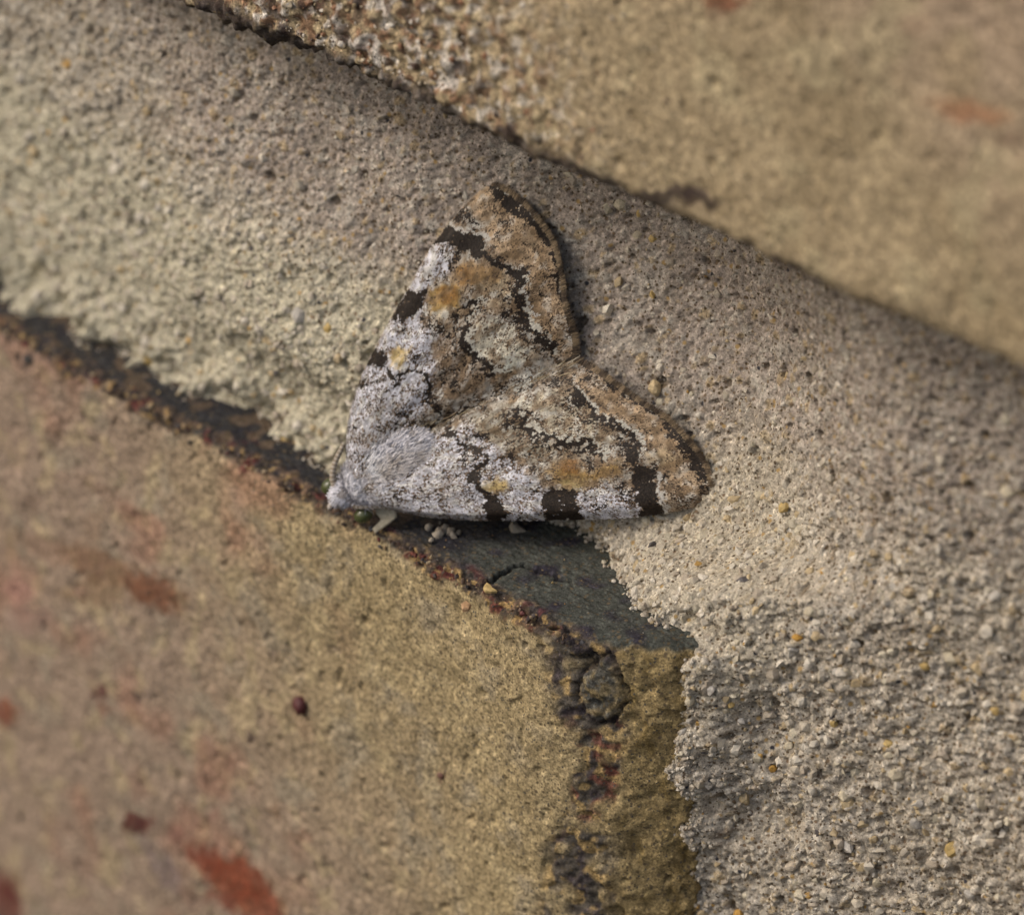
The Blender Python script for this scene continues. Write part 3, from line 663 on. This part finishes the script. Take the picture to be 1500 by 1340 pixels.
LINES = [ # polyline, half width, density
 ([(622, 628), (660, 612), (700, 592)], 2.4, .8), ([(700, 592), (745, 570), (790, 548)], 2.0, .55), ([(700, 598), (750, 580), (800, 556)], 1.8, .5),  # fold crease between the wings, its shade painted in as dark scales
 ([(729, 285), (748, 298), (768, 315), (790, 333), (806, 350)], 6.0, .95), ([(712, 271), (760, 294), (806, 348), (817, 380), (821, 410), (822, 440)], 2.6, .9),
 ([(766, 408), (757, 430), (768, 441), (765, 466), (780, 485), (800, 500), (808, 520)], 4.5, .78), ([(567, 536), (577, 548), (587, 560)], 3.2, .9), ([(590, 550), (602, 543), (620, 543), (632, 551), (636, 568), (626, 588)], 2.6, .85),
 ([(638, 596), (648, 602)], 4, .85), ([(694, 474), (684, 492), (684, 509), (700, 524), (716, 530), (724, 549)], 3.6, .82), ([(668, 395), (664, 384)], 3, .7), ([(700, 452), (712, 444)], 3, .7),
 ([(656, 625), (677, 644), (679, 655), (706, 655), (719, 667), (709, 688), (692, 697), (704, 709), (722, 728)], 2.6, .88), ([(702, 698), (708, 714), (720, 724)], 5, .85),
 ([(758, 602), (779, 604), (770, 620), (784, 637), (815, 640), (834, 652), (863, 643), (875, 657)], 2.8, .82), ([(844, 580), (862, 598), (878, 612), (906, 621), (934, 644), (930, 676)], 4.2, .74),
 ([(886, 558), (912, 575), (940, 594), (966, 607), (988, 626)], 2.2, .85), ([(982, 622), (1008, 652), (1031, 694)], 9.0, .86), ([(1031, 694), (1038, 716)], 2.5, .7),
 ([(842, 505), (828, 470), (815, 448)], 2.5, .35), ([(810, 510), (818, 500)], 3, .6),
]
PALE = [([(659, 324), (668, 334), (680, 342), (702, 342), (718, 349)], 3.4), ([(969, 694), (966, 716), (976, 748)], 3.6), ([(839, 553), (856, 584), (874, 596), (884, 612), (916, 616), (942, 638), (945, 660)], 2.6), ([(777, 398), (772, 420), (776, 440), (786, 460)], 2.2)]
def scallop(pts, period=17, amp=5):
    p = resample(pts, 200); L = np.concatenate([[0], np.cumsum(np.hypot(*np.diff(p, axis=0).T))])
    t = np.gradient(p, axis=0); nrm = np.stack([t[:, 1], -t[:, 0]], 1); nrm /= np.linalg.norm(nrm, axis=1, keepdims=True)
    ph = (L/period) % 1; off = amp*(np.abs(2*ph-1)**1.6*2-1)
    q = p+nrm*off[:, None]
    return [tuple(v) for v in q[::5]]
MED_U = scallop([(700, 440), (690, 476), (684, 505), (704, 527), (724, 549)], 17, 5)
SUB_U = scallop([(768, 408), (757, 430), (768, 450), (770, 470), (788, 490), (812, 518)], 16, -4)
MED_L = scallop([(758, 600), (774, 620), (790, 638), (815, 642), (840, 650), (872, 656), (890, 672)], 18, 5)
SUB_L = scallop([(842, 575), (862, 598), (884, 614), (910, 622), (934, 646), (930, 680)], 16, -4)
ANT_L = scallop([(656, 625), (680, 652), (712, 664), (706, 692), (704, 709), (724, 728)], 20, 5)
LINES += [(MED_U, 2.4, .9), (SUB_U, 3.0, .85), (MED_L, 2.6, .9), (SUB_L, 3.2, .85), (ANT_L, 1.8, .85)]
SCALLOPS = [(MED_U, 4.5, (R(-20), 8)), (SUB_U, 3.0, (R(-25), 7)), (MED_L, 4.5, (R(-35), 9)), (SUB_L, 3.0, (R(-30), 7))]
for base, ang in ((MED_U, R(-22)), (MED_L, R(-35)), (SUB_U, R(-22)), (SUB_L, R(-32))):      # fainter echoes of the scalloped lines
    for off, k in ((-17, .60), (15, .42)):
        LINES.append(([(x_+math.cos(ang)*off, y_+math.sin(ang)*off) for x_, y_ in base], 2.2, k))
def wing_pattern(px, py, seed):
    P = np.stack([px/45, py/45, px*0+seed], 1)
    ang = np.arctan2(py-740, px-500)                            # rays from the wing bases: scale rows run along them
    rad = np.hypot(px-500, py-740)
    st = np.stack([ang*26, rad/22, px*0+seed], 1)
    wx = px+5*noise(P, 4.5, 301)+2.5*noise(P, 11, 302)+4*noise(st, 1.3, 305)*np.cos(ang); wy = py+5*noise(P, 4.5, 303)+2.5*noise(P, 11, 304)+4*noise(st, 1.3, 305)*np.sin(ang)
    col = np.tile(np.array([.43, .39, .33]), (len(px), 1)); K = np.full(len(px), .36)
    col = mix(col, (.40, .29, .17), .7*sst(0, .5, fbm(P, 1.2, 2, 306)))
    for pts, c, s_, k, soft in ZONES:
        f = s_*sst(soft, -soft, poly_sd(wx, wy, pts)); col = mix(col, c, f); K = K*(1-f)+k*f
    col = mix(col, (.25, .165, .085), .7*sst(.0, .5, noise(st, 1.1, 309)+.5*noise(P, 3.2, 310))*sst(.64, .50, col[:, 2]))
    col = mix(col, (.62, .60, .54), .65*sst(.08, .5, noise(st, 1.4, 311)+.4*noise(P, 2.6, 312))*sst(.12, .28, col[:, 2]))
    K = np.clip(K*1.0*(1+1.5*fbm(P, 2.2, 3, 307)+.6*noise(st, 1.6, 308)), .01, .9)
    col = col*np.clip(1+.42*noise(st, 1.9, 313)+.30*noise(P, 5.5, 314), .35, 1.5)[:, None]
    for pts, wd in PALE:
        f = sst(wd*1.3, wd*.5, seg_dist(wx, wy, pts)); col = mix(col, (.64, .62, .57), .9*f); K = K*(1-.85*f)
    for pts, wd, off in SCALLOPS:                              # pale crescents outside the dark scalloped lines
        dx, dy = math.cos(off[0])*off[1], math.sin(off[0])*off[1]
        f = sst(wd*1.3, wd*.5, seg_dist(wx-dx, wy-dy, pts)); col = mix(col, (.62, .60, .52), .85*f); K = K*(1-.8*f)
    for pts, k in DARKS:
        f = sst(3.5, -3.5, poly_sd(wx, wy, pts)); K = K*(1-f)+np.maximum(K, k)*f
    for pts, wd, k in LINES:
        wd = wd*1.25; f = sst(wd*1.25, wd*.4, seg_dist(wx, wy, pts)); K = K*(1-f)+np.maximum(K, k)*f
    f = sst(wd*1.25, wd*.4, seg_dist(wx, wy, PALE[1][0])); K = K*(1-.8*f)
    return col, K
def streaks(px, py):
    ang = np.arctan2(py-740, px-500); rad = np.hypot(px-500, py-740)
    st = np.stack([ang*rad/5.0, rad/11, px*0], 1)
    return noise(st, 1.0, 401)*.75+noise(st, 2.1, 402)*.5
def cards(P, D, N_, L, W, lift):
    """small tapered scales: root P, direction D, surface normal N_"""
    S = np.cross(D, N_); S /= np.linalg.norm(S, axis=1, keepdims=True)
    L = L[:, None]; W = W[:, None]
    tip = P+D*L+N_*lift[:, None]; mid = P+D*L*.55+N_*(lift[:, None]*.75)
    V = np.stack([P-S*W*.35, mid-S*W*.5, tip-S*W*.28, tip+S*W*.28, mid+S*W*.5, P+S*W*.35], 1)
    i0 = 6*np.arange(len(P))[:, None]
    F = np.concatenate([i0+np.array([[0, 5, 4, 1]]), i0+np.array([[1, 4, 3, 2]])])
    return V.reshape(-1, 3), F
moth = empty('moth', tuple(MOTH_A*MM))
moth['label'] = 'mottled grey, white and brown moth resting with spread wings on the mortar joint'
moth['category'] = 'moth'
MINV = mathutils.Matrix.Translation(-mathutils.Vector(MOTH_A*MM))
def mpart(o): 
    if o.parent is moth: o.matrix_parent_inverse = MINV
    return o
def dither(col, K, var=.16, coh=None):
    n_ = len(col); u_ = rng.random(n_) if coh is None else np.clip(.70*rng.random(n_)+.30*(coh*.95+.5), 0, 1)
    c = col*rng.uniform(1-var, 1+var, (n_, 1))
    dk = u_ < K*np.where(K < .5, .75, 1); mid = (~dk) & (rng.random(n_) < K*.75)
    tt_ = rng.random((dk.sum(), 1))*np.where(K[dk] < .5, .75, .12)[:, None]; c[dk] = (C_DARK*(1-tt_)+C_MID*tt_)*rng.uniform(.6, 1.6, (dk.sum(), 1)); c[mid] = C_MID*rng.uniform(.7, 1.5, (mid.sum(), 1))
    return c
def build_wing(costa, term, dors, upper, label):
    S = wing_grid(costa, term, dors)
    u, v = np.meshgrid(np.linspace(0, 1, NU), np.linspace(0, 1, NV), indexing='ij')
    if upper: pass
    base = moth_px(S[..., 0].ravel(), S[..., 1].ravel())
    h = wing_height(u.ravel(), v.ravel(), upper)
    P = base+MOTH_N*h[:, None]
    i_ = np.arange(NU*NV).reshape(NU, NV)
    Q = np.stack([i_[:-1, :-1], i_[1:, :-1], i_[1:, 1:], i_[:-1, 1:]], -1).reshape(-1, 4)
    if not upper: Q = Q[:, ::-1]
    px, py = project(P)
    # solve for the pixel a raised point would be painted by: the pattern belongs to the wing grid itself
    gx, gy = S[..., 0].ravel(), S[..., 1].ravel()
    col, K = wing_pattern(gx, gy, 1)
    Wv = np.concatenate([P, P-MOTH_N*.03]); n_ = len(P)
    rim = np.concatenate([i_[0, :], i_[1:, -1], i_[-1, -2::-1], i_[-2:0:-1, 0]])
    side = np.stack([rim, np.roll(rim, -1), np.roll(rim, -1)+n_, rim+n_], 1)
    wg = mpart(mesh_from('forewing', Wv, np.concatenate([Q, Q[:, ::-1]+n_, side]), M_WING, np.tile(col*(1-K[:, None])*.9+C_DARK*K[:, None], (2, 1)), True, moth))
    wg['label'] = label
    # scales
    G3 = P.reshape(NU, NV, 3)
    du = np.gradient(G3, axis=0); dv = np.gradient(G3, axis=1)
    nn = np.cross(du, dv); nn /= np.linalg.norm(nn, axis=2, keepdims=True)+1e-12
    nn *= np.sign(nn @ MOTH_N)[..., None]
    area = np.linalg.norm(np.cross(du, dv), axis=2)[:-1, :-1].ravel()
    cnt = 62000
    cell = rng.choice(len(area), cnt, p=area/area.sum()); ci, cj = np.divmod(cell, NV-1); fu, fv = rng.random(cnt), rng.random(cnt)
    def bil(A):
        fu_ = fu[:, None]; fv_ = fv[:, None]
        return A[ci, cj]*(1-fu_)*(1-fv_)+A[ci+1, cj]*fu_*(1-fv_)+A[ci, cj+1]*(1-fu_)*fv_+A[ci+1, cj+1]*fu_*fv_
    sp = bil(G3); sn = unit_rows(bil(nn)); spx = bil(S)
    root = moth_px([505.], [725.])[0]
    D = unit_rows(sp-root); D = unit_rows(D-(D*sn).sum(1)[:, None]*sn); sd = np.cross(sn, D)
    D = unit_rows(D+sd*rng.normal(size=(cnt, 1))*.16)
    c2, K2 = wing_pattern(spx[:, 0], spx[:, 1], 1)
    L_ = rng.uniform(.07, .125, cnt); W_ = rng.uniform(.032, .055, cnt)
    Vs, Fs = cards(sp-D*L_[:, None]*.5+sn*.004, D, sn, L_, W_, rng.uniform(.008, .04, cnt))
    so = mesh_from('wing_scales', Vs, Fs, M_SCALE, np.repeat(dither(c2, K2, .14, streaks(spx[:, 0], spx[:, 1])), 6, 0), False, wg); so['kind'] = 'stuff'
    # fringe along the outer margin
    tn = 2600; tt = rng.random(tn); jj = tt*(NV-1.001); j0 = jj.astype(int); fj = (jj-j0)[:, None]
    e = G3[-1][j0]*(1-fj)+G3[-1][j0+1]*fj; en = unit_rows(nn[-1][j0]); tg = unit_rows(G3[-1][j0+1]-G3[-1][j0])
    out = np.cross(tg, en); out *= np.sign((out*(e-root)).sum(1))[:, None]
    out = unit_rows(out*1.0+.5*unit_rows(e-root)+tg*rng.normal(size=(tn, 1))*.13-MOTH_N*.15)
    ch = .5+.75*noise(np.stack([tt*24, tt*0, tt*0+(3 if upper else 8)], 1), 1, 320)
    fc = mix(np.tile(np.array([.34, .25, .15]), (tn, 1)), (.07, .048, .033), sst(.35, .85, ch)*.85)*rng.uniform(.4, 1.3, (tn, 1))
    Lf = rng.uniform(.12, .30, tn)*(1+.25*sst(.7, 1, tt))
    Vf, Ff = cards(e-out*.06, out, en, Lf, rng.uniform(.010, .026, tn), rng.uniform(-.10, .06, tn))
    fo = mesh_from('fringe', Vf, Ff, M_HAIR, np.repeat(fc, 6, 0), False, wg); fo['kind'] = 'stuff'
    return wg, G3, nn
def unit_rows(A): return A/(np.linalg.norm(A, axis=1, keepdims=True)+1e-12)
wgL, GL, NLn = build_wing(LO_COSTA, LO_TERM, LO_DORS, False, 'wing along the dark brick ledge')
wgU, GU, NUn = build_wing(UP_COSTA, UP_TERM, UP_DORS, True, 'wing reaching toward the upper brick')

def tube(pts, rad, k=10):
    pts = np.array(pts, float); rad = np.array(rad, float); n_ = len(pts)
    T = unit_rows(np.gradient(pts, axis=0)); a0 = unit_rows(np.cross(T, MOTH_N+.01)); b0 = np.cross(T, a0)
    th = np.linspace(0, 2*np.pi, k, endpoint=False)
    V = (pts[:, None]+rad[:, None, None]*(np.cos(th)[None, :, None]*a0[:, None]+np.sin(th)[None, :, None]*b0[:, None])).reshape(-1, 3)
    i_ = np.arange(n_*k).reshape(n_, k); j_ = np.roll(i_, -1, 1)
    Q = np.stack([i_[:-1], j_[:-1], j_[1:], i_[1:]], -1).reshape(-1, 4)
    return V, Q
def ellipsoid(c, ax, rad, nu=40, nv=24, tilt=None):
    u, v = np.meshgrid(np.linspace(0, 2*np.pi, nu), np.linspace(0, np.pi, nv), indexing='ij')
    L = np.stack([np.cos(v), np.sin(v)*np.cos(u), np.sin(v)*np.sin(u)], -1).reshape(-1, 3)
    V = c+(L*np.array(rad)) @ np.array(ax)
    Nn = unit_rows((L/np.array(rad)) @ np.array(ax))
    i_ = np.arange(nu*nv).reshape(nu, nv); Q = np.stack([i_[:-1, :-1], i_[1:, :-1], i_[1:, 1:], i_[:-1, 1:]], -1).reshape(-1, 4)
    return V, Q, Nn
AX = [E1, E2, MOTH_N]
def furry(name, parent, c, rad, fn, count, L, W, colour, dirf, ax=AX):
    V, Q, Nn = ellipsoid(c, ax, rad)
    bc = colour(V)
    o = mesh_from(name, V, Q, M_WING, bc, True, parent); mpart(o)
    th = rng.normal(size=(count, 3)); th = unit_rows(th); th[:, 2] = np.abs(th[:, 2])
    P = c+(th*np.array(rad)) @ np.array(ax); N_ = unit_rows((th/np.array(rad)) @ np.array(ax))
    D = dirf(P); D = unit_rows(D-(D*N_).sum(1)[:, None]*N_+N_*.10+rng.normal(size=(count, 3))*.22)
    Lc = rng.uniform(L[0], L[1], count); Wc = rng.uniform(W[0], W[1], count)
    Vh, Fh = cards(P, D, N_, Lc, Wc, Lc*rng.uniform(.05, .35, count))
    hc = colour(P)*rng.uniform(.75, 1.2, (count, 1)); hc[rng.random(count) < .16] *= .35
    ho = mesh_from(fn, Vh, Fh, M_HAIR, np.repeat(hc, 6, 0), False, o); ho['kind'] = 'stuff'
    return o
TH_C = moth_px([570.], [684.])[0]+MOTH_N*.20
def th_col(P):
    px, py = project(P); Pn = np.stack([px/45, py/45, px*0], 1)
    c = np.tile(np.array([.72, .71, .75]), (len(P), 1))
    c = mix(c, (.92, .92, .94), sst(24, 8, seg_dist(px, py, [(530, 668), (548, 690)]))*.9)
    c = mix(c, (.58, .50, .40), .4*sst(1.3, .2, blob(px, py, 588, 690, 60, 34, -32)+.7*fbm(Pn, 2.5, 2, 330)))
    c = mix(c, (.40, .34, .28), .6*sst(.05, .45, fbm(Pn, 2.8, 3, 331)))
    return c
thorax = furry('thorax', moth, TH_C, (1.85, 1.10, .40), 'thorax_hair', 10000, (.10, .30), (.014, .034), th_col, lambda P: np.tile(E1, (len(P), 1))+.35*unit_rows(P-TH_C))
def hd_col(P): 
    px, py = project(P); c = np.tile(np.array([.76, .75, .79]), (len(P), 1))
    return mix(c, (.24, .18, .12), .6*sst(.1, .5, noise(np.stack([px/45, py/45, px*0], 1), 4, 340)))
HD_C = moth_px([506.], [723.])[0]+MOTH_N*.20
head = furry('head', moth, HD_C, (.50, .46, .36), 'head_scales', 2200, (.06, .13), (.025, .05), hd_col, lambda P: np.tile(-E1, (len(P), 1)))
# collar between head and thorax
collar = furry('collar', moth, moth_px([524.], [712.])[0]+MOTH_N*.30, (.34, .66, .36), 'collar_scales', 2000, (.08, .18), (.025, .05), lambda P: np.tile(np.array([.76, .75, .78]), (len(P), 1)), lambda P: np.tile(E1, (len(P), 1)))
for s_, (ex, ey) in ((1, (484, 712)), (-1, (532, 754))):
    V, Q, _ = ellipsoid(moth_px([float(ex)], [float(ey)])[0]+MOTH_N*-.02, AX, (.34, .28, .28))
    e_ = mesh_from('eye', V, Q, M_EYE, np.tile(np.array([.075, .085, .035]), (len(V), 1)), True, head); e_['label'] = 'olive green compound eye'
def curve_px(pts, hs, n_=26):
    p = resample(pts, n_); hh = np.interp(np.linspace(0, 1, n_), np.linspace(0, 1, len(hs)), hs)
    return moth_px(p[:, 0], p[:, 1])+MOTH_N*hh[:, None]
for pts in ([(500, 722), (490, 738), (481, 746)], [(510, 732), (498, 745), (487, 752)]):
    C = curve_px(pts, [.2, .12, .05]); V, Q = tube(C, np.interp(np.linspace(0, 1, len(C)), [0, .5, .85, 1], [.15, .17, .13, .02]))
    c = mix(np.tile(np.array([.42, .38, .34]), (len(V), 1)), (.10, .065, .045), sst(.0, .3, noise(V, 4, 350)))
    o = mesh_from('palp', V, Q, M_WING, c, True, head)
for pts, hs in (([(497, 716), (491, 700), (494, 680), (502, 662), (508, 648)], [.30, .38, .38, .36, .3]), ([(517, 735), (526, 741), (545, 740), (570, 741), (592, 747)], [.25, .30, .25, .18, .0])):
    C = curve_px(pts, hs, 60); s1 = np.linspace(0, 1, 60)
    V, Q = tube(C, (.125-.05*s1)*(1+.10*np.sin(s1*150)))
    c = mix(np.tile(np.array([.45, .40, .33]), (len(V), 1)), (.22, .17, .12), .5+.5*np.sin(np.repeat(s1, 10)*75))
    o = mesh_from('antenna', V, Q, M_WING, c, True, head)
# abdomen under the wings, with the tuft of hair in the fold between them
AB = curve_px([(590, 672), (680, 612), (770, 560), (815, 536)], [-.35, -.55, -.6, -.7], 30)
V, Q = tube(AB, np.interp(np.linspace(0, 1, 30), [0, .3, .8, 1], [.5, .42, .3, .08]), 16)
mpart(mesh_from('abdomen', V, Q, M_WING, np.tile(np.array([.34, .28, .20]), (len(V), 1)), True, moth))
nf = 260; t_ = rng.random(nf)
fold = resample([(596, 660), (640, 624), (700, 597), (760, 570), (812, 544), (836, 528)], 60)
fi = (t_*58.99).astype(int); pp = fold[fi]+rng.normal(size=(nf, 2))*np.interp(t_, [0, .3, .8, 1], [10, 2.5, 3, 7])[:, None]
Pp = moth_px(pp[:, 0], pp[:, 1])+MOTH_N*np.interp(t_, [0, .2, .3, 1], [.42, .18, .06, .06])[:, None]
Dd = unit_rows(np.tile(E1, (nf, 1))+rng.normal(size=(nf, 3))*.10)
Lh = rng.uniform(.2, .5, nf)
Vh, Fh = cards(Pp, Dd, np.tile(MOTH_N, (nf, 1)), Lh, rng.uniform(.012, .03, nf), Lh*rng.uniform(-.12, .06, nf))
fc = np.array([(.38, .31, .19), (.52, .47, .36), (.26, .19, .11), (.06, .045, .03)])[rng.choice(4, nf, p=[.25, .2, .3, .25])]
o = mesh_from('fold_hair', Vh, Fh, M_HAIR, np.repeat(fc*rng.uniform(.7, 1.2, (nf, 1)), 6, 0), False, thorax); o['kind'] = 'stuff'
# legs reaching from the thorax down to the mortar and the ledge
for pts, hs in (([(600, 700), (640, 722), (660, 735)], [-.2, -.3, -.8]), ([(540, 680), (520, 640), (505, 610)], [-.1, -.3, -.7]), ([(600, 660), (600, 590), (590, 540)], [-.2, -.3, -.75]), ([(640, 650), (720, 640), (790, 630)], [-.2, -.3, -.75]), ([(620, 640), (680, 560), (720, 500)], [-.2, -.3, -.75])):
    C = curve_px(pts, hs, 24); V, Q = tube(C, np.interp(np.linspace(0, 1, 24), [0, .5, 1], [.11, .08, .04]))
    mpart(mesh_from('leg', V, Q, M_WING, np.tile(np.array([.26, .22, .17]), (len(V), 1)), True, moth))
# pale flake of lime hanging below the head
flake('lime_flake', [(547, 741), (562, 738), (577, 742), (579, 758), (570, 766), (562, 772), (548, 781), (544, 775), (552, 768), (556, 760), (549, 752)], .0, .05, (.38, .34, .25), mortar, hit=lambda x_, y_, z_: moth_px([float(x_)], [float(y_)])[0]-MOTH_N*.15)

cam_d.dof.focus_distance = float((moth_px([700.], [640.])[0]-CAM) @ FW-3.0)*MM
